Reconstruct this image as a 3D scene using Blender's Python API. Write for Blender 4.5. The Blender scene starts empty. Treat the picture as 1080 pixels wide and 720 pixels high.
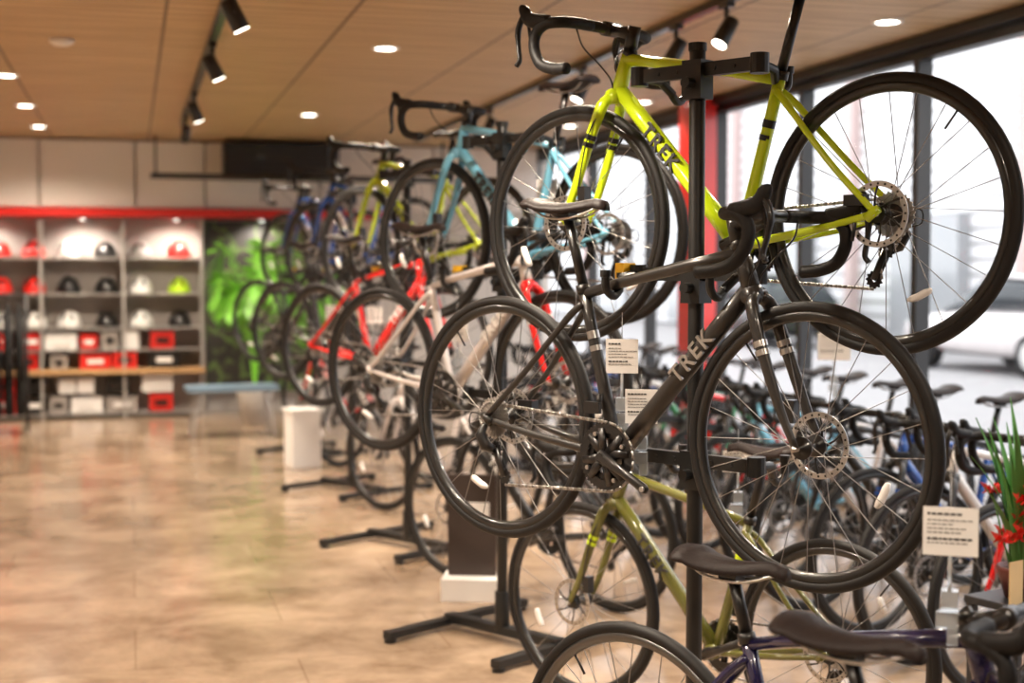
import bpy, math, random
from mathutils import Vector, Matrix
random.seed(7)
D=bpy.data; C=bpy.context
RAD=math.radians

# ---------------------------------------------------------------- materials
def M(name,col,rough=.5,metal=0.,var=.10,scale=9.,bump=0.,emis=0.,coat=0.,spec=.5):
    m=D.materials.new(name); m.use_nodes=True
    nt=m.node_tree; n=nt.nodes; l=nt.links; p=n['Principled BSDF']
    tc=n.new('ShaderNodeTexCoord'); no=n.new('ShaderNodeTexNoise')
    no.inputs['Scale'].default_value=scale; no.inputs['Detail'].default_value=3
    l.new(tc.outputs['Object'],no.inputs['Vector'])
    mx=n.new('ShaderNodeMix'); mx.data_type='RGBA'
    l.new(no.outputs['Fac'],mx.inputs[0])
    mx.inputs[6].default_value=(*[c*(1-var) for c in col],1)
    mx.inputs[7].default_value=(*[min(1,c*(1+var)) for c in col],1)
    l.new(mx.outputs[2],p.inputs['Base Color'])
    p.inputs['Roughness'].default_value=rough; p.inputs['Metallic'].default_value=metal
    p.inputs['Coat Weight'].default_value=coat
    p.inputs['Specular IOR Level'].default_value=spec
    if emis:
        l.new(mx.outputs[2],p.inputs['Emission Color']); p.inputs['Emission Strength'].default_value=emis
    if bump:
        b=n.new('ShaderNodeBump'); b.inputs['Strength'].default_value=bump; b.inputs['Distance'].default_value=.01
        l.new(no.outputs['Fac'],b.inputs['Height']); l.new(b.outputs[0],p.inputs['Normal'])
    return m
m_rub=M('tyre_rubber',(.009,.008,.008),.55,spec=.35)
m_tape=M('bar_tape',(.009,.008,.008),.55,bump=.2,scale=60,spec=.3)
m_black=M('satin_black',(.008,.007,.007),.35,coat=.25)
m_rim=M('rim_black',(.012,.012,.012),.3,coat=.3)
m_silver=M('brushed_steel',(.55,.54,.53),.3,1.)
m_alu=M('rim_aluminium',(.16,.16,.16),.35,1.)
m_spoke=M('spoke_steel',(.34,.33,.32),.35,1.)
m_sad=M('saddle_vinyl',(.020,.013,.012),.5,bump=.15,scale=90,spec=.25)
m_white=M('white_card',(.88,.86,.84),.6,var=.02)
m_ink=M('ink_grey',(.04,.04,.04),.7)
m_red=M('red_paint',(.68,.02,.015),.35,coat=.4)
def paint(n,c,r=.25,coat=.9): return M(n,c,r,0,.05,coat=coat)
P_yel=paint('neon_yellow_paint',(.60,.80,.01))
P_dark=paint('charcoal_paint',(.017,.015,.014),.36,.4)
P_olive=paint('olive_paint',(.12,.12,.02))
P_lblue=paint('sky_blue_paint',(.18,.50,.70))
P_red=paint('signal_red_paint',(.80,.015,.015))
P_silver=paint('pearl_silver_paint',(.68,.63,.62))
P_blue=paint('deep_blue_paint',(.02,.09,.38))
P_purple=paint('purple_paint',(.014,.011,.055))
P_lime=paint('lime_paint',(.55,.7,.03))
P_white=paint('white_paint',(.8,.8,.8))
P_green=paint('green_paint',(.04,.28,.12))

# ---------------------------------------------------------------- mesh builder
class MB:
    def __init__(s): s.v=[];s.f=[];s.m=[];s.sm=[]
    def add(s,vs,fs,mat,smooth=True):
        o=len(s.v); s.v+= [tuple(v) for v in vs]
        for f in fs: s.f.append([i+o for i in f]); s.m.append(mat); s.sm.append(smooth)
    def loft(s,rings,mat,cap=True,closed=False,smooth=True):
        n=len(rings[0]); vs=[v for r in rings for v in r]; fs=[]
        R=len(rings)
        for i in range(R if closed else R-1):
            a=i*n; b=((i+1)%R)*n
            for j in range(n):
                k=(j+1)%n; fs.append([a+j,a+k,b+k,b+j])
        if cap and not closed:
            fs.append(list(range(n))[::-1]); fs.append([(R-1)*n+j for j in range(n)])
        s.add(vs,fs,mat,smooth)
    def tube(s,pts,r,n=8,mat=0,cap=True,sq=1.0,side=None):
        pts=[Vector(p) for p in pts]; R=len(pts)
        rs=r if isinstance(r,(list,tuple)) else [r]*R
        if len(rs)!=R:
            rs=[rs[0]+(rs[-1]-rs[0])*i/(R-1) for i in range(R)]
        rings=[]; up=None
        for i in range(R):
            t=(pts[min(i+1,R-1)]-pts[max(i-1,0)]).normalized()
            if up is None:
                ref=Vector(side) if side else (Vector((0,1,0)) if abs(t.y)<.9 else Vector((1,0,0)))
                up=(ref-t*ref.dot(t)).normalized()
            else: up=(up-t*up.dot(t)).normalized()
            w=t.cross(up)
            rings.append([pts[i]+(up*math.cos(a)*sq+w*math.sin(a))*rs[i] for a in [2*math.pi*j/n+math.pi/n for j in range(n)]])
        s.loft(rings,mat,cap)
    def lathe(s,c,prof,n,mat,axis='Y',closed=True,smooth=True,arc=None):
        rings=[]
        c=Vector(c)
        for i in range(n):
            a=2*math.pi*i/n
            r=[]
            for (h,q) in prof:
                if axis=='Y': r.append(c+Vector((q*math.cos(a),h,q*math.sin(a))))
                elif axis=='Z': r.append(c+Vector((q*math.cos(a),q*math.sin(a),h)))
                else: r.append(c+Vector((h,q*math.cos(a),q*math.sin(a))))
            rings.append(r)
        m=len(prof); vs=[v for r in rings for v in r]; fs=[]
        for i in range(n):
            a=i*m;b=((i+1)%n)*m
            for j in range(m if closed else m-1):
                k=(j+1)%m; fs.append([a+j,b+j,b+k,a+k])
        s.add(vs,fs,mat,smooth)
    def disc(s,c,r,h,n,mat,axis='Y'):
        s.lathe(c,[(-h/2,1e-4),(-h/2,r),(h/2,r),(h/2,1e-4)],n,mat,axis,closed=True,smooth=False)
    def gear(s,c,ri,ro,teeth,h,mat):
        n=teeth*4; c=Vector(c); vs=[];fs=[]
        for i in range(n):
            a=2*math.pi*i/n; R=ro if (i%4)<2 else ro-.004
            for (q,y) in ((ri,-h/2),(R,-h/2),(R,h/2),(ri,h/2)):
                vs.append(c+Vector((q*math.cos(a),y,q*math.sin(a))))
        for i in range(n):
            a=i*4;b=((i+1)%n)*4
            for j in range(4):
                k=(j+1)%4; fs.append([a+j,b+j,b+k,a+k])
        s.add(vs,fs,mat,False)
    def box(s,c,d,mat,rz=0,smooth=False):
        c=Vector(c); vs=[]
        R=Matrix.Rotation(rz,3,'Z')
        for z in(-1,1):
            for y in(-1,1):
                for x in(-1,1): vs.append(c+R@Vector((x*d[0]/2,y*d[1]/2,z*d[2]/2)))
        s.add(vs,[[0,2,3,1],[4,5,7,6],[0,1,5,4],[2,6,7,3],[0,4,6,2],[1,3,7,5]],mat,smooth)
    def mesh(s,name,mats):
        me=D.meshes.new(name); me.from_pydata(s.v,[],s.f)
        for m in mats: me.materials.append(m)
        me.polygons.foreach_set('material_index',s.m); me.polygons.foreach_set('use_smooth',s.sm)
        me.update()
        return me
    def obj(s,name,mats,loc=(0,0,0),rz=0,bevel=0,parent=None):
        o=D.objects.new(name,s.mesh(name,mats)); C.collection.objects.link(o)
        o.location=loc; o.rotation_euler=(0,0,rz)
        if bevel:
            b=o.modifiers.new('bevel','BEVEL'); b.width=bevel; b.segments=2; b.limit_method='ANGLE'
        if parent: o.parent=parent
        return o
def cr(pts,k=5):
    P=[Vector(p) for p in pts]; P=[P[0]*2-P[1]]+P+[P[-1]*2-P[-2]]; out=[]
    for i in range(1,len(P)-2):
        a,b,c,d=P[i-1:i+3]
        for j in range(k):
            t=j/k
            out.append(.5*((2*b)+(c-a)*t+(2*a-5*b+4*c-d)*t*t+(3*b-a-3*c+d)*t**3))
    out.append(P[-2]); return out

# ---------------------------------------------------------------- bicycle
# slots: 0 frame,1 fork,2 rubber,3 rim,4 silver,5 tape,6 saddle,7 white,8 black,9 spoke,10 fork decal
def wheel(b,cx,rear):
    c=(cx,0,0)
    tp=[(.0150*math.sin(a),.3270+.0150*math.cos(a)) for a in [2*math.pi*i/12 for i in range(12)]]
    b.lathe(c,tp,96,2)
    b.lathe(c,[(.0110,.319),(.0115,.308),(.009,.298),(0,.294),(-.009,.298),(-.0115,.308),(-.0110,.319)],96,3)
    N=24; fy=.030
    for i in range(N):
        sd=1 if i%2 else -1
        a=2*math.pi*i/N
        off=.9 if (i//2)%2 else -.9
        ah=a+off
        h=Vector((cx+.023*math.cos(ah),sd*fy,.023*math.sin(ah)))
        e=Vector((cx+.297*math.cos(a),sd*.003,.297*math.sin(a)))
        b.tube([h,e],.0012,4,9,False)
    b.lathe(c,[(-.05,.008),(-.036,.010),(-.034,.027),(-.028,.027),(-.024,.014),(.024,.014),(.028,.027),(.034,.027),(.036,.010),(.05,.008),(.05,.002),(-.05,.002)],24,8)
    b.tube([(cx,-.07,0),(cx,.07,0)],.0065,10,4)
    ry=.044
    b.lathe((cx,ry,0),[(-.0011,.066),(-.0011,.080),(.0011,.080),(.0011,.066)],48,4,smooth=False)
    for i in range(6):
        a=math.pi/3*i
        b.tube([(cx+.018*math.cos(a),ry,.018*math.sin(a)),(cx+.045*math.cos(a+.35),ry,.045*math.sin(a+.35)),(cx+.068*math.cos(a+.5),ry,.068*math.sin(a+.5))],[.004,.0025,.0035],6,8)
    for i in range(24):
        a=2*math.pi*i/24
        b.disc((cx+.073*math.cos(a),ry,.073*math.sin(a)),.0032,.0032,6,8)
    b.disc((cx,ry,0),.021,.008,20,8)
    b.tube([(cx-.297*.6,0,.297*.8),(cx-.245*.6,0,.245*.8)],.003,6,8)
    a0=-2.0 if rear else -.45
    rings=[]
    for k in range(6):
        a=a0+(k-2.5)*.06; w=.008 if 0<k<5 else .004
        rings.append([Vector((cx+(.215+q*w)*math.cos(a),y,(.215+q*w)*math.sin(a))) for q,y in((-1,-.006),(1,-.006),(1,.006),(-1,.006))])
    b.loft(rings,7)

def bike_mesh(name,seat=.59,dbar=0.):
    b=MB()
    BB=(.425,0,-.07); HT=(.80,0,.475); HB=(.842,0,.352); ST=(.305,0,.365)
    wheel(b,0,True); wheel(b,1.0,False)
    b.tube([HT,HB],[.019,.024],16,0)
    b.tube([(HT[0]-.006,0,HT[2]+.004),(HT[0]-.006,0,HT[2]+.004+.001),(HT[0]+.004,0,HT[2]-.01)],[.02,.021,.021],16,8)
    b.tube([(.808,0,.452),(.65,0,.425),(.45,0,.385),(.318,0,.352)],[.019,.016,.015,.014],14,0,sq=1.15)
    b.tube([(.836,0,.372),(.74,0,.27),(.56,0,.075),(.435,0,-.06)],[.023,.0235,.024,.026],16,0)
    b.tube([BB,(.40,0,.02),(.33,0,.27),ST],[.022,.018,.016,.0165],14,0)
    b.tube([(.425,-.038,-.07),(.425,.038,-.07)],.024,18,0)
    b.tube([(.425,-.046,-.07),(.425,.046,-.07)],.019,18,8)
    for s in(1,-1):
        b.tube(cr([(.405,.02*s,-.068),(.33,.03*s,-.058),(.15,.05*s,-.03),(0,.062*s,0)],4),[.013,.013,.012,.012,.012,.011,.011,.0105,.010,.009,.009,.009,.009],10,0,sq=.8)
        b.tube(cr([(.312,.012*s,.325),(.27,.026*s,.285),(.13,.05*s,.13),(0,.062*s,.005)],4),[.010]*5+[.0085]*8,10,0)
        b.tube([(.02,.062*s,-.01),(-.012,.062*s,.012)],[.013,.011],10,0)
        b.tube(cr([(.852,.012*s,.35),(.866,.040*s,.325),(.905,.052*s,.22),(.955,.055*s,.09),(1.0,.057*s,0)],4),
               [.018]*4+[.0185,.018,.0175,.017,.016,.0155,.015,.014,.013,.012,.011,.010,.010],12,1,sq=.75)
    b.tube([(.845,-.03,.352),(.845,.03,.352)],.021,12,1)
    b.tube([(.838,0,.372),(.848,0,.345)],[.024,.022],14,1)
    b.box((.955-.035,.052,.075),(.026,.03,.055),8); b.box((.055,.05,.035),(.055,.028,.026),8)
    b.tube([(.307,0,.352),(.301,0,.374)],.0195,14,8)
    top=(.305-(seat-.03-.365)*.29,0,seat-.035)
    b.tube([ST,top],.0137,12,8)
    sx=top[0]-.005
    b.box((sx,0,seat-.033),(.045,.035,.02),8)
    rings=[]
    N=14
    for i in range(N+1):
        u=i/N; x=sx-.125+.265*u
        w=.018+.055*max(0,(1-u*1.25))**.85 if u>.08 else .055+.02*(u/.08)
        if u>.93: w*=.75
        zc=seat+.006*math.cos(u*math.pi*2)+(.006 if u<.15 else 0)-(.012*max(0,(u-.85)/.15))
        th=.014+.008*math.sin(min(1,u*1.5)*math.pi)
        ring=[]
        for j in range(14):
            a=2*math.pi*j/14
            y=w*math.cos(a); z=math.sin(a)
            z=zc+(.010*z if z>0 else th*z*1.1)-.012*(abs(math.cos(a))**3)
            ring.append(Vector((x,y,z)))
        rings.append(ring)
    b.loft(rings,6)
    for s in(1,-1):
        b.tube(cr([(sx-.10,.03*s,seat-.008),(sx-.05,.022*s,seat-.035),(sx+.04,.022*s,seat-.036),(sx+.115,.008*s,seat-.012)],4),.0035,6,4)
    b.tube([(HT[0]+.001,0,HT[2]-.002),(HT[0]-.018,0,HT[2]+.045+dbar)],.0165,14,8)
    bx,bz=.872,.522+dbar
    b.tube([(.787,0,.500+dbar),(.83,0,.511+dbar),(bx,0,bz)],[.02,.0165,.018],12,8)
    b.tube([(.797,0,.482),(.782,0,.52+dbar)],.019,14,8)
    b.tube([(bx,-.025,bz),(bx,.025,bz)],.021,14,8)
    b.tube([(bx,-.11,bz),(bx,.11,bz)],.0155,12,8)
    for s in(1,-1):
        path=cr([(bx,.08*s,bz),(bx+.002,.15*s,bz),(bx+.02,.19*s,bz-.001),(bx+.06,.205*s,bz-.004),(bx+.092,.208*s,bz-.028),(bx+.094,.212*s,bz-.07),(bx+.066,.217*s,bz-.112),(bx+.02,.22*s,bz-.13),(bx-.035,.222*s,bz-.135)],5)
        b.tube(path,.0160,12,5)
        b.tube(cr([(bx+.045,.203*s,bz+.004),(bx+.085,.207*s,bz+.006),(bx+.12,.207*s,bz+.018),(bx+.137,.206*s,bz+.045),(bx+.136,.205*s,bz+.058)],3),
               [.017,.019,.020,.021,.021,.021,.020,.019,.018,.018,.017,.015,.009],12,5,sq=.8)
        b.tube(cr([(bx+.137,.208*s,bz+.03),(bx+.156,.211*s,bz-.01),(bx+.150,.216*s,bz-.06),(bx+.142,.22*s,bz-.095),(bx+.152,.223*s,bz-.112)],3),[.008]*5+[.0065]*8,8,8,sq=1.3)
        b.tube(cr([(bx+.128,.20*s,bz+.01),(bx+.13,.19*s,bz-.03),(bx+.125,.19*s,bz-.06)],3),.005,6,8)
        b.tube(cr([(bx+.01,.13*s,bz-.014),(bx+.03,.08*s,bz-.055),(bx+.01,.035*s,bz-.10),(.85,.022*s,.40),(.84,.02*s,.36)],5),.0025,6,8)
    b.tube(cr([(.85,.035,.34),(.89,.068,.25),(.925,.068,.12),(.93,.06,.08)],4),.0022,5,8)
    yc=-.050
    b.gear((.425,yc,-.07),.063,.090,46,.003,8)
    b.gear((.425,yc+.008,-.07),.048,.068,34,.003,8)
    for i in range(4):
        a=.5+i*math.pi/2
        for da in(-.32,.32):
            b.tube([(.425+.012*math.cos(a),yc-.006,-.07+.012*math.sin(a)),(.425+.076*math.cos(a+da),yc-.003,-.07+.076*math.sin(a+da))],[.016,.010],8,8,sq=.5)
        b.disc((.425+.066*math.cos(a),yc-.005,-.07+.066*math.sin(a)),.006,.008,10,4)
    CA=-.42
    for s,a in((-1,CA),(1,CA+math.pi)):
        y=s*.066
        dx,dz=math.cos(a),math.sin(a)
        b.tube([(.425-.01*dx,y,-.07-.01*dz),(.425+.08*dx,y+s*.004,-.07+.08*dz),(.425+.16*dx,y+s*.01,-.07+.16*dz),(.425+.172*dx,y+s*.01,-.07+.172*dz)],[.019,.012,.014,.008],10,8,sq=.7)
        b.disc((.425,y*1.08,-.07),.013,.012,14,8)
        b.disc((.425+.16*dx,y+s*.011,-.07+.16*dz),.007,.022,12,4)
    for k in range(9):
        r=.022+.0046*k
        b.gear((0,-.052+.0027*k,0),.014,r,max(11,int(r*2*math.pi/.0127*1.0)),.0014,4)
    b.tube([(0,-.056,0),(0,-.028,0)],.015,14,4)
    j1=(.025,-.047,-.085); j2=(.058,-.047,-.158)
    for j in(j1,j2): b.gear(j,.006,.023,11,.004,8)
    b.tube([(j1[0],-.053,j1[2]),(j2[0],-.053,j2[2])],[.012,.010],8,8,sq=.3)
    b.tube([(j1[0],-.041,j1[2]),(j2[0],-.041,j2[2])],[.010,.009],8,8,sq=.3)
    b.tube([(.002,-.068,-.014),(-.012,-.074,-.045),(.008,-.072,-.075),(.025,-.056,-.085)],[.009,.015,.017,.012],10,8)
    b.tube(cr([(-.012,-.075,-.03),(-.055,-.07,-.02),(-.05,-.066,.015),(.03,-.066,.0)],4),.0022,5,8)
    def link(p,q,n):
        p=Vector(p);q=Vector(q)
        for i in range(n):
            a=p.lerp(q,(i+.08)/n); c=p.lerp(q,(i+.92)/n)
            b.tube([a,c],.0044,6,4 if i%2 else 9,True,sq=.6)
    link((.43,yc,.02),(.005,-.043,.043),34)
    link((.43,yc,-.159),(j2[0],-.047,j2[2]-.023),29)
    link((j2[0]-.02,-.047,j2[2]),(j1[0]+.02,-.047,j1[2]-.002),5)
    link((j1[0]-.02,-.047,j1[2]+.004),(-.04,-.045,-.012),5)
    for s0,s1,c,r in((-1.5,1.5,(.425,yc,-.07),.090),(1.6,3.5,(0,-.043,0),.043)):
        n=10
        for i in range(n):
            a=s0+(s1-s0)*i/n; a2=s0+(s1-s0)*(i+.85)/n
            b.tube([(c[0]+r*math.cos(a),c[1],c[2]+r*math.sin(a)),(c[0]+r*math.cos(a2),c[1],c[2]+r*math.sin(a2))],.0044,6,9,sq=.6)
    b.box((.375,-.045,.055),(.05,.012,.03),8)
    b.tube([(.385,-.03,.09),(.385,-.03,.05)],.008,8,8)
    for s in(1,-1):
        for (a,c) in(((.8945,.0497*s,.246),(.8995,.0512*s,.232)),((.902,.0518*s,.226),(.9065,.0525*s,.213))):
            b.tube([a,c],.0192,12,10,False,sq=.76)
    for (a,c) in(((.3415,0,.232),(.3355,0,.252)),((.3505,0,.20),(.3465,0,.214))):
        b.tube([a,c],.0172,14,10,False)
    return b.mesh(name,[P_dark,P_dark,m_rub,m_rim,m_silver,m_tape,m_sad,m_white,m_black,m_spoke,m_silver])
BM=bike_mesh('bike_mesh',.59,.022); BML=bike_mesh('bike_mesh_small',.52,-.02)
def bike(name,loc,deg,frame,fork=None,mesh=None,text=None,sides=(-1,1),rim=None,tape=None,dec=None):
    o=D.objects.new(name,mesh or BM); C.collection.objects.link(o)
    o.location=loc; o.rotation_euler=(0,0,RAD(deg))
    def st(i,m): o.material_slots[i].link='OBJECT'; o.material_slots[i].material=m
    st(0,frame); st(1,fork or frame); st(10,dec or frame)
    if rim: st(3,rim)
    if tape: st(5,tape)
    if text:
        for s in sides:
            cu=D.curves.new('frame_lettering','FONT'); cu.body='TREK'; cu.size=.058; cu.extrude=.004
            cu.align_x='CENTER'; cu.align_y='CENTER'; cu.space_character=1.25; cu.offset=.0012
            cu.materials.append(text)
            t=D.objects.new('frame_lettering',cu); C.collection.objects.link(t); t.parent=o
            d=Vector((.836-.435,0,.372+.06)).normalized(); c,sn=d.x,d.z
            pos=Vector((.435,0,-.06)).lerp(Vector((.836,0,.372)),.60)+Vector((0,s*.0215,0))
            X=Vector((c,0,sn))*(1 if s<0 else -1); Z=Vector((0,s,0)); Y=Z.cross(X)
            t.matrix_local=Matrix(((X.x,Y.x,Z.x,pos.x),(X.y,Y.y,Z.y,pos.y),(X.z,Y.z,Z.z,pos.z),(0,0,0,1)))
    return o
HD=-58.6; HU=121.4
tops=[(P_yel,P_yel,m_ink),(P_lblue,P_lblue,m_ink),(P_lime,P_lime,m_ink),(P_blue,P_blue,m_white),(P_blue,P_blue,m_white)]
mids=[(P_dark,P_dark,m_silver),(P_silver,P_red,m_white),(P_red,P_red,m_white),(P_dark,P_dark,m_white),(P_dark,P_dark,m_white)]
lows=[(P_olive,P_olive,m_ink),(P_dark,P_dark,m_white),(P_silver,P_silver,m_ink),(P_dark,P_dark,m_white),(P_red,P_red,m_white)]
for k in range(5):
    y=2.0*k
    bike('road_bike',(1.77,3.10+y,1.615),HU,tops[k][0],tops[k][1],text=tops[k][2],sides=(1,),dec=m_black if k==0 else None)
    bike('road_bike',(1.007,3.872+y,1.067),HD,mids[k][0],mids[k][1],text=mids[k][2],sides=(-1,),dec=m_silver if k==0 else None)
    bike('road_bike',(2.01,3.79+y,.342),HU,lows[k][0],lows[k][1],text=lows[k][2],sides=(1,),dec=P_yel if k==0 else None)
bike('road_bike',(1.09,3.00,.342),HD,P_purple,P_purple,mesh=BML,rim=m_alu)
bike('road_bike',(1.03,2.38,.342),HD,P_dark,P_dark,mesh=BML)

# ---------------------------------------------------------------- display stands
m_std=M('stand_black_steel',(.010,.010,.010),.4)
m_yst=M('yellow_sticker',(.9,.5,.02),.5)
def stand(x,y):
    b=MB()
    b.tube([(0,0,.03),(0,0,2.05)],.021,18,0)
    b.tube([(0,0,.9),(0,0,.95)],.027,18,0)
    b.tube([(0,0,.04),(0,0,.20)],.03,18,0)
    b.disc((0,0,2.055),.024,.02,18,0,'Z')
    b.box((0,0,.045),(.62,.05,.035),0)
    for s in(-1,1):
        b.box((s*.30,.05,.032),(.045,.80,.03),0)
        for t in(-.33,.43): b.disc((s*.30,t,.008),.025,.016,12,0,'Z')
    for z,dr in((2.0,1),(1.475,-1),(.99,1)):
        b.box((0,0,z-.03),(.06,.055,.10),0)
        b.box((0,0,z-.005),(.40,.022,.035),0)
        for q in(-.12,-.06,.06,.12): b.disc((q,-.012*1,z-.005),.006,.004,10,0)
        b.disc((0,-.04,z-.04),.014,.03,12,0)
        for s in(-1,1):
            b.disc((s*.19,0,z-.005),.024,.05,14,0,'Z')
            b.tube([(s*.19,0,z-.005),(s*.18,dr*.08,z-.012),(s*.165,dr*.115,z-.045)],[.013,.012,.012],10,0)
            hook=cr([(s*.165,dr*.110,z-.045),(s*.165,dr*.135,z-.062),(s*.165,dr*.165,z-.045),(s*.165,dr*.17,z-.012)],4)
            b.tube(hook,.011,10,0)
            b.tube([(s*.165,dr*.17,z-.012),(s*.165,dr*.17,z+.006)],.014,10,0)
    b.box((-.225,-.014,1.475),(.03,.05,.05),1)
    b.box((-.225,-.040,1.467),(.018,.002,.014),0)
    return b.obj('bike_display_stand',[m_std,m_yst],(x,y,0),RAD(HD),bevel=.002)
for k in range(5): stand(1.42,3.45+2.0*k)

# ---------------------------------------------------------------- price tags
m_clear=M('clear_plastic',(.75,.78,.8),.15,var=.05)
m_clear.node_tree.nodes['Principled BSDF'].inputs['Transmission Weight'].default_value=.7
def tag(loc,rz,w=.085,h=.09,stem=.07):
    b=MB()
    b.box((0,0,0),(w,.0015,h),0)
    random.seed(int(loc[1]*100))
    z=h*.36
    for i in range(7):
        x=-w*.42
        th=h*(.045 if i in(0,5) else .018)
        end=w*random.uniform(-.1,.40)
        while x<end:
            q=w*random.uniform(.04,.11); b.box((x+q/2,-.0012,z),(q,.0006,th),1); x+=q+w*.022
        z-=h*(.13 if i in(0,4) else .085)
    b.tube([(0,.002,h*.5),(0,.004,h*.5+stem)],.0012,6,2)
    b.tube([(0,.003,-h*.5+.01),(0,.003,-h*.5-stem)],.004,8,2)
    b.box((0,.004,-h*.5-stem-.012),(.03,.03,.035),2)
    b.box((-.004,.004,-h*.5-stem-.05),(.04,.018,.03),2)
    b.box((.006,.004,-h*.5-stem-.08),(.02,.03,.03),2)
    b.obj('price_tag',[m_white,m_ink,m_clear],loc,rz)
tag((1.245,3.53,1.255),RAD(-25)); tag((1.285,3.49,1.125),RAD(-28),stem=.04)
tag((1.452,2.30,1.0),RAD(-32),.098,.09)
tag((1.26,5.55,1.24),RAD(-25)); tag((1.26,7.55,1.24),RAD(-25)); tag((1.3,9.5,1.2),RAD(-25))
tag((1.62,5.50,1.80),RAD(-25)); tag((1.9,6.3,.85),RAD(-20)); tag((1.9,4.25,.86),RAD(-20),.1,.07)
tag((2.95,5.6,1.15),RAD(-35),.14,.12)

# ---------------------------------------------------------------- second row of bikes near the windows
cols=[P_red,P_white,P_blue,P_dark,P_silver,P_lblue,P_dark,P_red,P_green,P_white,P_dark,P_blue,P_silver,P_dark,P_red]
for i,c in enumerate(cols):
    bike('city_bike',(3.85-.04*(i%2),4.55+.44*i,.342),196,c,P_dark if i%3 else c)

# ---------------------------------------------------------------- room shell
XR,XL,YB,YF,H=4.3,-4.2,15.2,-3.2,2.79
def nodemat(name): 
    m=D.materials.new(name); m.use_nodes=True; return m,m.node_tree.nodes,m.node_tree.links,m.node_tree.nodes['Principled BSDF']
m_floor,n,l,p=nodemat('stone_tile_floor')
tc=n.new('ShaderNodeTexCoord')
mp=n.new('ShaderNodeMapping'); l.new(tc.outputs['Object'],mp.inputs[0])
n1=n.new('ShaderNodeTexNoise'); n1.inputs['Scale'].default_value=1.9; n1.inputs['Detail'].default_value=9; n1.inputs['Roughness'].default_value=.66; n1.inputs['Distortion'].default_value=.3
l.new(mp.outputs[0],n1.inputs[0])
r=n.new('ShaderNodeValToRGB'); r.color_ramp.elements[0].position=.34; r.color_ramp.elements[0].color=(.21,.14,.088,1)
r.color_ramp.elements[1].position=.66; r.color_ramp.elements[1].color=(.47,.35,.25,1)
l.new(n1.outputs['Fac'],r.inputs[0])
br=n.new('ShaderNodeTexBrick'); br.offset=.5; br.inputs['Scale'].default_value=1; br.inputs['Brick Width'].default_value=1.2; br.inputs['Row Height'].default_value=.6
br.inputs['Mortar Size'].default_value=.004; br.inputs['Color1'].default_value=(1,1,1,1); br.inputs['Color2'].default_value=(.84,.82,.80,1); br.inputs['Mortar'].default_value=(.72,.68,.64,1)
l.new(mp.outputs[0],br.inputs[0])
mx=n.new('ShaderNodeMix'); mx.data_type='RGBA'; mx.blend_type='MULTIPLY'; mx.inputs[0].default_value=1
l.new(r.outputs[0],mx.inputs[6]); l.new(br.outputs['Color'],mx.inputs[7]); l.new(mx.outputs[2],p.inputs['Base Color'])
p.inputs['Roughness'].default_value=.17
m_ceil,n,l,p=nodemat('wood_slat_ceiling')
tc=n.new('ShaderNodeTexCoord'); mp=n.new('ShaderNodeMapping'); mp.inputs['Scale'].default_value=(1.2,22,1); l.new(tc.outputs['Object'],mp.inputs[0])
n1=n.new('ShaderNodeTexNoise'); n1.inputs['Scale'].default_value=1.6; n1.inputs['Detail'].default_value=5; l.new(mp.outputs[0],n1.inputs[0])
r=n.new('ShaderNodeValToRGB'); r.color_ramp.elements[0].position=.3; r.color_ramp.elements[0].color=(.38,.235,.105,1)
r.color_ramp.elements[1].position=.72; r.color_ramp.elements[1].color=(.64,.45,.24,1); l.new(n1.outputs['Fac'],r.inputs[0])
sp=n.new('ShaderNodeSeparateXYZ'); l.new(tc.outputs['Object'],sp.inputs[0])
def lines(sock,period,width,off=0):
    a=n.new('ShaderNodeMath'); a.operation='ADD'; a.inputs[1].default_value=100+off; l.new(sock,a.inputs[0])
    d=n.new('ShaderNodeMath'); d.operation='DIVIDE'; d.inputs[1].default_value=period; l.new(a.outputs[0],d.inputs[0])
    f=n.new('ShaderNodeMath'); f.operation='FRACT'; l.new(d.outputs[0],f.inputs[0])
    g=n.new('ShaderNodeMath'); g.operation='LESS_THAN'; g.inputs[1].default_value=width/period; l.new(f.outputs[0],g.inputs[0]); return g.outputs[0]
s1=lines(sp.outputs[0],.92,.02,.1); s2=lines(sp.outputs[1],.15,.016)
ma=n.new('ShaderNodeMix'); ma.data_type='RGBA'; ma.blend_type='MULTIPLY'; l.new(s2,ma.inputs[0]); l.new(r.outputs[0],ma.inputs[6]); ma.inputs[7].default_value=(.55,.48,.42,1)
mb_=n.new('ShaderNodeMix'); mb_.data_type='RGBA'; mb_.blend_type='MULTIPLY'; l.new(s1,mb_.inputs[0]); l.new(ma.outputs[2],mb_.inputs[6]); mb_.inputs[7].default_value=(.35,.3,.25,1)
l.new(mb_.outputs[2],p.inputs['Base Color']); p.inputs['Roughness'].default_value=.5
m_wall=M('warm_plaster',(.62,.57,.52),.8,var=.04,scale=3)
m_cream=M('cream_panel',(.78,.72,.66),.6,var=.03,scale=2)
m_frame=M('dark_window_frame',(.02,.02,.022),.4)
m_metal=M('shelf_metal',(.45,.43,.41),.4,.3)
m_wood=M('counter_wood',(.5,.3,.14),.45,scale=4,var=.2)
m_greywall=M('grey_backboard',(.38,.34,.31),.7)
def plain(name,c,d,mat,bev=0):
    b=MB(); b.box(c,d,0); return b.obj(name,[mat],bevel=bev)
W=XR-XL; L=YB-YF; cx=(XR+XL)/2; cy=(YB+YF)/2
plain('floor',(cx,cy,-.05),(W+.6,L+.6,.1),m_floor)
plain('ceiling',(cx,cy,H+.05),(W+.6,L+.6,.1),m_ceil)
plain('wall_back',(cx,YB+.1,H/2),(W+.4,.2,H),m_wall)
plain('wall_front',(cx,YF-.1,H/2),(W+.4,.2,H),m_wall)
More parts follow.
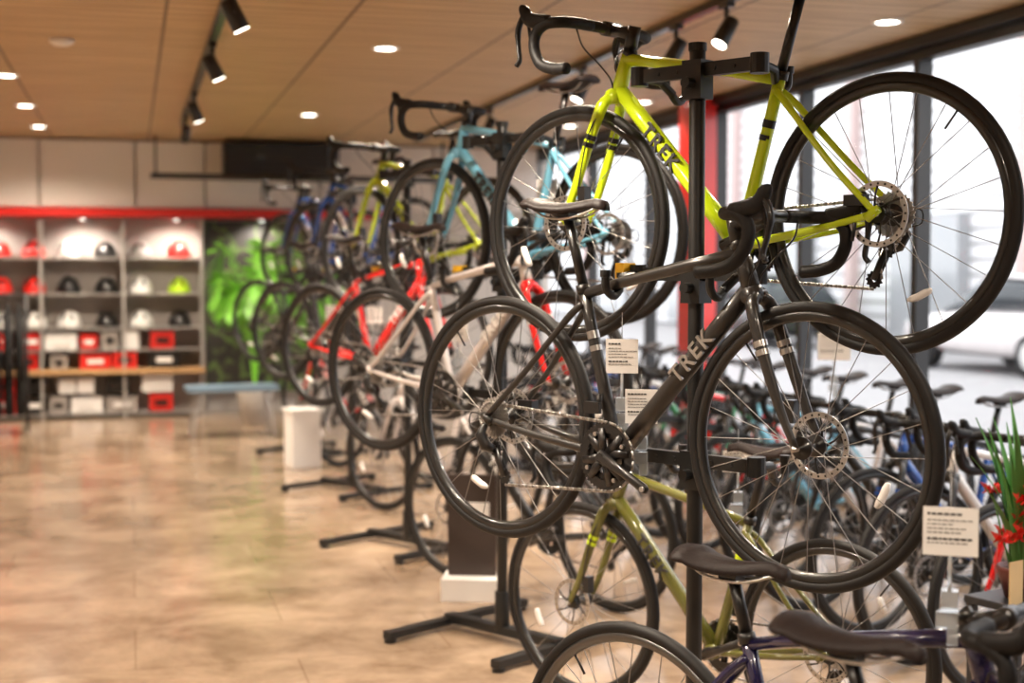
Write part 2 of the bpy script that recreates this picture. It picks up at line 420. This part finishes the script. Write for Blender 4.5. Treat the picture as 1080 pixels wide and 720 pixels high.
plain('wall_left',(XL-.1,cy,H/2),(.2,L,H),m_wall)
b=MB(); b.box((XR+.1,-.85,H/2),(.2,4.7,H),0); b.box((XR+.1,8.35,2.755),(.2,13.7,.07),1)
b.obj('wall_right',[m_wall,m_frame])
m_glass,n,l,p=nodemat('window_glass')
tr=n.new('ShaderNodeBsdfTransparent'); gl=n.new('ShaderNodeBsdfGlossy'); gl.inputs['Roughness'].default_value=.02
ms=n.new('ShaderNodeMixShader'); ms.inputs[0].default_value=.05
l.new(tr.outputs[0],ms.inputs[1]); l.new(gl.outputs[0],ms.inputs[2])
l.new(ms.outputs[0],n['Material Output'].inputs[0])
ys=[1.5,2.96,4.39,5.82,7.24,8.68,10.1,11.6,13.2,15.2]
for i in range(len(ys)-1):
    a,c=ys[i],ys[i+1]; b=MB(); w=.03 
    b.box((XR+.05,a+w/2,1.36),(.09,w,2.7),0); b.box((XR+.05,c-w/2+.0,1.36),(.09,w,2.7),0)
    b.box((XR+.05,(a+c)/2,.05),(.09,c-a-2*w,.1),0); b.box((XR+.05,(a+c)/2,2.69),(.09,c-a-2*w,.05),0)
    vs=[(XR+.05,a+w,.1),(XR+.05,c-w,.1),(XR+.05,c-w,2.67),(XR+.05,a+w,2.67)]
    b.add(vs,[[0,1,2,3]],1,False)
    b.obj('window_%d'%(i+1),[m_frame,m_glass])
plain('red_column',(XR-.12,10.15,H/2),(.2,.28,H-.002),m_red,.004)
plain('trim_1',(XR-.03,8.35,2.755),(.05,13.5,.06),m_frame)

# ---------------------------------------------------------------- back wall fittings
b=MB()
xs=[-4.1,-3.0,-1.95,-.86,.06,.74,1.9,3.1,4.25]
for i in range(len(xs)-1):
    b.box(((xs[i]+xs[i+1])/2,YB-.22,2.44),(xs[i+1]-xs[i]-.02,.42,.66),0)
b.obj('overhead_cabinet',[m_cream],bevel=.004)
plain('trim_2',(-.7,YB-.25,2.055),(6.6,.50,.085),m_red,.003)
b=MB()
x0,x1=-3.4,.72; yb=YB-.03
b.box(((x0+x1)/2,yb,1.0),(x1-x0,.03,2.0),1)
for x in [x0+.02,-2.38,-1.62,-.86,-.07,x1-.02]: b.box((x,YB-.22,1.0),(.025,.40,2.0),0)
for z in(.04,.90,1.24,1.60): b.box(((x0+x1)/2,YB-.22,z),(x1-x0,.38,.015),0)
b.box(((x0+x1)/2,YB-.24,.47),(x1-x0,.5,.045),2)
b.box(((x0+x1)/2,YB-.22,.68),(x1-x0,.36,.012),0)
b.box(((x0+x1)/2,YB-.05,.25),(x1-x0,.03,.4),1)
b.obj('helmet_shelving',[m_metal,m_greywall,m_wood])
b=MB()
def helmet(c,mi,s=1.):
    nu,nv=18,9; vs=[];fs=[];c=Vector(c)
    for j in range(nv+1):
        t=j/nv*math.pi*.56
        for i in range(nu):
            a=2*math.pi*i/nu
            r=math.sin(t); x=.125*r*math.cos(a); y=-.155*r*math.sin(a)*(1+.1*math.cos(a)); z=.15*math.cos(t)
            rr=1-.07*(1 if (i%3==0 and 1<j<7) else 0)
            vs.append(c+Vector((x*rr,y*rr,z*rr+.03))*s)
    body=[];vent=[]
    for j in range(nv):
        for i in range(nu):
            f=[j*nu+i,j*nu+(i+1)%nu,(j+1)*nu+(i+1)%nu,(j+1)*nu+i]
            (vent if (i%3==0 and 1<j<6) else body).append(f)
    b.add(vs,body,mi); b.add(vs,vent,1)
random.seed(3)
colx=[-1.98,-1.6,-1.25,-.93,-.60,-.24,.10,.48]
rows={1.612:[0,1,0,0,2,1,3,0],1.252:[3,1,0,0,1,1,2,4],.912:[1,2,2,2,2,1,2,1]}
for z,cs in rows.items():
    for x,c in zip(colx,cs):
        s=.87+random.random()*.08; k=len(b.v); helmet((0,0,0),c,s)
        for q in range(k,len(b.v)):
            v=b.v[q]; b.v[q]=(v[0]+x,v[1]+YB-.24,v[2]+z)
m_hwhite=M('helmet_white',(.8,.8,.78),.3); m_hgrey=M('helmet_grey',(.3,.28,.27),.3); m_hneon=M('helmet_neon',(.5,.8,.03),.3)
b.obj('helmet_display',[m_red,m_black,m_hwhite,m_hgrey,m_hneon])
b=MB()
random.seed(21)
for (zb,zt) in((.495,.67),(.69,.88),(.055,.24),(.25,.43)):
    x=-2.3
    while x<.40:
        w=random.choice([.18,.25,.32]); h=(zt-zb)*random.uniform(.75,.98)
        b.box((x+w/2,YB-.22+random.uniform(-.01,.01),zb+h/2),(w-.02,.28,h),random.choice([0,0,2,3,1,3]))
        b.box((x+w/2,YB-.22-.15-.005,zb+h*.5),(w*.5,.006,h*.3),random.choice([1,2,2]))
        x+=w+random.choice([0,.02,.1])
b.obj('shoe_boxes',[m_red,m_black,m_white,m_greywall])
m_mural,n,l,p=nodemat('jungle_mural')
tc=n.new('ShaderNodeTexCoord'); wv=n.new('ShaderNodeTexWave'); wv.inputs['Scale'].default_value=1.6; wv.inputs['Distortion'].default_value=14; wv.inputs['Detail'].default_value=4; wv.inputs['Detail Scale'].default_value=2.2; wv.bands_direction='DIAGONAL'
l.new(tc.outputs['Object'],wv.inputs[0])
r=n.new('ShaderNodeValToRGB'); r.color_ramp.elements[0].position=.4; r.color_ramp.elements[0].color=(.03,.025,.02,1)
r.color_ramp.elements[1].position=.98; r.color_ramp.elements[1].color=(.10,.17,.04,1)
e=r.color_ramp.elements.new(.75); e.color=(.07,.085,.035,1)
l.new(wv.outputs['Fac'],r.inputs[0]); l.new(r.outputs[0],p.inputs['Base Color']); p.inputs['Roughness'].default_value=.5
plain('leaf_mural',(1.35,YB-.12,1.1),(1.2,.04,1.78),m_mural)
b=MB()
b.box((1.48,YB-.62,2.57),(1.15,.36,.36),0)
for i in range(6): b.box((1.48,YB-.81,2.44+.05*i),(1.05,.03,.012),1)
b.box((1.48,YB-.80,2.40),(1.1,.06,.03),1)
b.obj('air_conditioner',[m_black,m_frame],bevel=.006)
b=MB(); b.tube([(.2,YB-.88,2.40),(3.2,YB-.88,2.40)],.03,10,0)
for x in(.25,3.1): b.tube([(x,YB-.88,2.40),(x,YB-.88,2.789)],.012,8,0)
b.obj('hanging_rail',[m_black])
m_leaf=M('palm_leaf',(.18,.52,.04),.45,var=.35); m_pot=M('pot_ceramic',(.5,.48,.45),.5); m_soil=M('soil',(.05,.03,.02),.9)
def palm(loc,hh=1.25,n=16,R=.55,seed=1):
    random.seed(seed); b=MB()
    b.lathe((0,0,0),[(0,.001),(0,.13),(.36,.18),(.38,.18),(.38,.16),(.33,.155),(.33,.001)],24,1,'Z',closed=False)
    b.disc((0,0,.32),.155,.02,24,2,'Z')
    for k in range(n):
        a=2*math.pi*k/n+random.uniform(-.2,.2); up=random.uniform(.65,1.1)*hh; rr=R*random.uniform(.6,1)
        sp=cr([(0,0,.33),(rr*.2*math.cos(a),rr*.2*math.sin(a),.33+up*.55),(rr*.6*math.cos(a),rr*.6*math.sin(a),.33+up),(rr*math.cos(a),rr*math.sin(a),.33+up*.78)],7)
        b.tube(sp,[.008,.002],6,0)
        sd=Vector((-math.sin(a),math.cos(a),0))
        for i in range(7,len(sp)):
            t=(sp[i]-sp[i-1]).normalized(); ln=.22*math.sin(math.pi*min(1,(i-5)/(len(sp)-4)))+.05
            for s in(-1,1):
                q=sp[i]; e=q+(sd*s*.8+t*.6-Vector((0,0,.25)))*ln; mid=(q+e)/2+Vector((0,0,.02)); w=t*.028
                b.add([q,mid-w,e,mid+w],[[0,1,2,3]],0)
    return b.obj('potted_palm',[m_leaf,m_pot,m_soil],loc)
palm((1.15,13.9,0)); palm((1.75,14.2,0),1.0,12,.45,3)
b=MB()
b.box((0,0,.43),(.26,.26,.025),0)
for sx in(-1,1):
    for sy in(-1,1): b.box((sx*.11,sy*.11,.209),(.025,.025,.418),0)
b.obj('side_table',[m_frame],(2.73,3.90,0),.3,bevel=.003)
b=MB()
b.lathe((0,0,0),[(0,.001),(0,.06),(.09,.085),(.10,.085),(.10,.075),(.08,.073),(.08,.001)],24,1,'Z',closed=False)
b.disc((0,0,.075),.074,.02,24,2,'Z')
random.seed(5)
for k in range(40):
    a=random.uniform(0,6.28); r0=random.uniform(0,.05); hh=random.uniform(.25,.55); le=random.uniform(.03,.16)
    base=Vector((r0*math.cos(a),r0*math.sin(a),.08)); sd=Vector((-math.sin(a),math.cos(a),0))
    vs=[];N=7
    for i in range(N+1):
        t=i/N; q=base+Vector((math.cos(a)*le*t*t,math.sin(a)*le*t*t,hh*t)); w=.015*math.sin(math.pi*(.15+.85*t))+.001
        vs+=[q-sd*w,q+Vector((math.cos(a),math.sin(a),0))*.004,q+sd*w]
    fs=[]
    for i in range(N): fs+=[[i*3,i*3+1,i*3+4,i*3+3],[i*3+1,i*3+2,i*3+5,i*3+4]]
    b.add(vs,fs,0)
for k in range(20):
    a=random.uniform(0,6.28); rr=random.uniform(.06,.12); q=Vector((rr*math.cos(a),rr*math.sin(a),random.uniform(.16,.36)))
    b.tube([(q.x*.4,q.y*.4,.08),q],.003,6,0)
    for j in range(8):
        aa=j*.8; e=q+Vector((.036*math.cos(aa),.036*math.sin(aa),.022*math.cos(j*2.1))); b.add([q,q+Vector((.020*math.cos(aa+.6),.020*math.sin(aa+.6),.018)),e,q+Vector((.020*math.cos(aa-.6),.020*math.sin(aa-.6),-.012))],[[0,1,2,3]],3)
b.box((-.10,-.10,.07),(.07,.004,.14),4,.4)
m_leaf2=M('blade_leaf',(.045,.17,.025),.45,var=.4)
b.obj('potted_plant',[m_leaf2,M('dark_pot',(.10,.02,.015),.4),m_soil,m_red,M('kraft_card',(.7,.5,.25),.7)],(2.73,3.90,.4435))
b=MB(); m_bench=M('bench_blue_grey',(.16,.24,.32),.5)
b.box((0,0,.43),(.8,.32,.05),0)
for s in(-1,1):
    for t in(-1,1): b.tube([(s*.30,t*.11,.41),(s*.36,t*.14,0)],.014,8,1)
b.obj('bench',[m_bench,m_metal],(.86,12.9,0),.1,bevel=.004)
b=MB(); b.box((0,0,.05),(.26,.20,.10),1); b.box((0,0,.33),(.22,.03,.46),0); b.box((.03,-.017,.40),(.10,.003,.07),1)
b.obj('information_board',[M('board_brown',(.05,.035,.03),.5),m_white],(1.48,6.22,0),-.35,bevel=.003)
b=MB(); b.box((0,0,.21),(.22,.22,.42),0); b.box((0,0,.43),(.25,.25,.02),0)
b.obj('display_plinth',[m_white],(1.24,10.75,0),.2,bevel=.004)
b=MB()
b.tube([(-.5,0,1.25),(.5,0,1.25)],.012,10,0)
for s in(-1,1):
    b.tube([(s*.5,.2,.03),(s*.5,0,1.25)],.012,10,0); b.tube([(s*.5,-.2,.03),(s*.5,0,1.25)],.012,10,0)
for i in range(9):
    x=-.36+.1*i; rings=[]
    for z,hw,t in((1.20,.05,.01),(1.16,.16,.02),(1.10,.22,.03),(.8,.21,.04),(.45,.22,.045),(.2,.23,.045)):
        rings.append([Vector((x+t*math.cos(a),hw*math.sin(a),z-.02)) for a in [2*math.pi*j/14 for j in range(14)]])
    b.loft(rings,1 if i!=5 else 2)
    for s in(-1,1): b.tube([(x,s*.17,1.08),(x,s*.25,.8),(x,s*.26,.5)],[.04,.035,.03],8,1 if i!=5 else 2)
    b.tube([(x,0,1.17),(x,0,1.25)],.003,6,0)
b.obj('clothes_rack',[m_frame,M('black_fabric',(.012,.012,.013),.9),M('grey_fabric',(.2,.2,.2),.9)],(-1.42,13.6,0),.1)

# ---------------------------------------------------------------- ceiling fixtures
m_lamp,n,l,p=nodemat('lamp_glow'); p.inputs['Emission Color'].default_value=(1,.93,.8,1); p.inputs['Emission Strength'].default_value=14; p.inputs['Base Color'].default_value=(1,.9,.8,1)
WARM=(1,.85,.68)
G=.72
def light(kind,name,loc,e,col=WARM,rot=(0,0,0),**k):
    d=D.lights.new(name,kind); d.energy=e; d.color=col
    for a,v in k.items(): setattr(d,a,v)
    o=D.objects.new(name,d); C.collection.objects.link(o); o.location=loc; o.rotation_euler=rot; return o
def down(x,y,e=330):
    b=MB()
    b.lathe((0,0,0),[(0,.085),(-.008,.08),(-.008,.062),(.0,.058)],28,0,'Z')
    b.disc((0,0,-.002),.06,.004,28,1,'Z')
    o=b.obj('recessed_downlight',[m_white,m_lamp],(x,y,H))
    li=light('SPOT','downlight_lamp',(0,0,-.02),e*G,spot_size=RAD(150),spot_blend=.8,shadow_soft_size=.08); li.parent=o
for y in(1.2,3.0,4.8,6.6,10.18,12.0,13.7): down(-.79,y)
for y in(1.0,4.6,8.37,12.08): down(1.47,y)
for y in(3.2,5.0,6.8,8.7,10.5,12.4): down(3.87,y,160)
for y in(0,3,6,9,12): down(-3,y)
b=MB(); b.lathe((0,0,0),[(0,.001),(0,.07),(-.02,.065),(-.035,.04),(-.04,.001)],24,0,'Z',closed=False)
b.obj('smoke_detector',[m_cream],(-.36,8.54,H))
def track(x,y0,y1,spots):
    b=MB(); b.box((0,(y1+y0)/2,-.02),(.045,y1-y0,.04),0)
    o=b.obj('lighting_track',[m_black],(x,0,H))
    for (y,tx,ty) in spots:
        s=MB()
        s.tube([(0,0,-.055),(0,0,-.12)],.012,8,0)
        s.box((0,0,-.0525),(.04,.11,.022),0)
        d=Vector((tx,ty,-1)).normalized(); q=Vector((0,0,-.17))
        s.tube([q-d*.07,q-d*.06,q+d*.07,q+d*.075],[.028,.038,.042,.040],18,0)
        s.tube([q+d*.076,q+d*.079],.034,16,1)
        for t in(-1,1): s.tube([(0,t*.02,-.12),(0,t*.042,-.17)],.006,6,0)
        so=s.obj('track_spotlight',[m_black,m_lamp],(x,y,H))
        li=light('SPOT','track_lamp',q+d*.10,260*G,spot_size=RAD(75),spot_blend=.6,shadow_soft_size=.05); li.parent=so
        li.rotation_euler=d.to_track_quat('-Z','Y').to_euler()
track(.46,2.5,13,[(3.6,.4,.1),(6.5,.5,.1),(8.2,.5,.1),(10.5,.4,.3),(12.2,-.1,.9)])
track(2.76,1.5,14,[(3.9,-.5,.0),(6.35,-.6,-.1),(7.0,-.5,.3),(8.6,-.5,0),(11,-.5,0)])
for x in(-2.4,-1.4,-.45,.45,1.3):
    b=MB(); b.tube([(0,0,0),(0,0,.025)],.03,14,0); b.tube([(0,0,-.002),(0,0,.0)],.024,12,1)
    o=b.obj('shelf_lamp',[m_black,m_lamp],(x,YB-.455,1.985))
    li=light('SPOT','shelf_spot',(0,0,-.02),45,col=(1,.9,.78),rot=(RAD(25),0,0),spot_size=RAD(130),spot_blend=.7,shadow_soft_size=.03); li.parent=o

# ---------------------------------------------------------------- exterior
m_fac,n,l,p=nodemat('louvre_facade')
tc=n.new('ShaderNodeTexCoord'); sp=n.new('ShaderNodeSeparateXYZ'); l.new(tc.outputs['Object'],sp.inputs[0])
s1=lines(sp.outputs[2],.28,.07)
mm=n.new('ShaderNodeMix'); mm.data_type='RGBA'; l.new(s1,mm.inputs[0]); mm.inputs[6].default_value=(.66,.66,.67,1); mm.inputs[7].default_value=(.24,.23,.23,1)
l.new(mm.outputs[2],p.inputs['Base Color'])
b=MB(); b.box((15,20,3),(.6,60,6),0)
for y in range(-6,48,6):
    b.box((14.6,y,1.3),(.3,2.4,2.4),1); b.box((14.65,y+3,3),(.3,.3,6),2)
b.box((14.55,18.2,4.35),(.3,3.0,.3),3)
b.obj('street_building',[m_fac,M('shop_glass',(.32,.33,.34),.15),M('pilaster',(.50,.38,.36),.7),m_red])
plain('street_ground',(12.5,18,-.08),(15.5,80,.1),M('asphalt',(.30,.29,.29),.85,scale=2))
def car(loc,rz,pm):
    b=MB()
    st=[(-2.1,.45,.75,.70),(-2.0,.30,.88,.80),(-1.5,.24,.95,.86),(-.6,.22,.95,.88),(.6,.22,.94,.88),(1.4,.24,.88,.86),(1.95,.3,.74,.80),(2.12,.42,.62,.66)]
    def ring(x,zb,zt,hw): 
        c=(zb+zt)/2;h=(zt-zb)/2; return [Vector((x,hw*(abs(math.cos(a))**.5)*(1 if math.cos(a)>=0 else -1),c+h*(abs(math.sin(a))**.5)*(1 if math.sin(a)>=0 else -1))) for a in [2*math.pi*j/20 for j in range(20)]]
    b.loft([ring(*s) for s in st],0)
    b.loft([ring(*s) for s in[(-1.95,.85,.92,.68),(-1.45,.85,1.36,.66),(-.4,.85,1.43,.66),(.3,.85,1.38,.66),(1.05,.85,.93,.7)]],1)
    b.loft([ring(*s) for s in[(-1.5,1.34,1.39,.58),(-.4,1.38,1.46,.6),(.35,1.34,1.41,.58)]],0)
    for x in(-1.3,1.3):
        for s in(-1,1):
            b.lathe((x,s*.8,.32),[(-.1,.05),(-.1,.31),(.1,.31),(.1,.05)],24,2); b.disc((x,s*.8,.32),.19,.215,20,3)
    for s in(-1,1): b.box((2.02,s*.55,.66),(.12,.25,.1),3); b.box((-2.05,s*.55,.74),(.08,.2,.12),4)
    b.obj('parked_car',[pm,M('car_glass',(.02,.025,.03),.1),m_rub,m_silver,m_red],loc,rz)
car((12.8,18.4,-.03),RAD(92),P_silver); car((12.6,27,-.03),RAD(90),P_dark)

# ---------------------------------------------------------------- world + camera
w=D.worlds.new('World'); C.scene.world=w; w.use_nodes=True
nt=w.node_tree; bg=nt.nodes['Background']
sky=nt.nodes.new('ShaderNodeTexSky'); sky.sky_type='HOSEK_WILKIE'; sky.turbidity=8; sky.sun_direction=(.3,-.5,.8); sky.ground_albedo=.5
mx=nt.nodes.new('ShaderNodeMix'); mx.data_type='RGBA'; mx.inputs[0].default_value=.8; mx.inputs[7].default_value=(.95,.97,1,1)
nt.links.new(sky.outputs[0],mx.inputs[6]); nt.links.new(mx.outputs[2],bg.inputs[0]); bg.inputs[1].default_value=4.2
cd=D.cameras.new('camera'); cam=D.objects.new('camera',cd); C.collection.objects.link(cam)
cam.location=(0,0,1.48); cam.rotation_euler=(RAD(90-2.86),0,RAD(-15)); cd.lens=50; cd.sensor_width=36
cd.dof.use_dof=True; cd.dof.focus_distance=3.5; cd.dof.aperture_fstop=2.2
C.scene.camera=cam
C.scene.view_settings.view_transform='Standard'
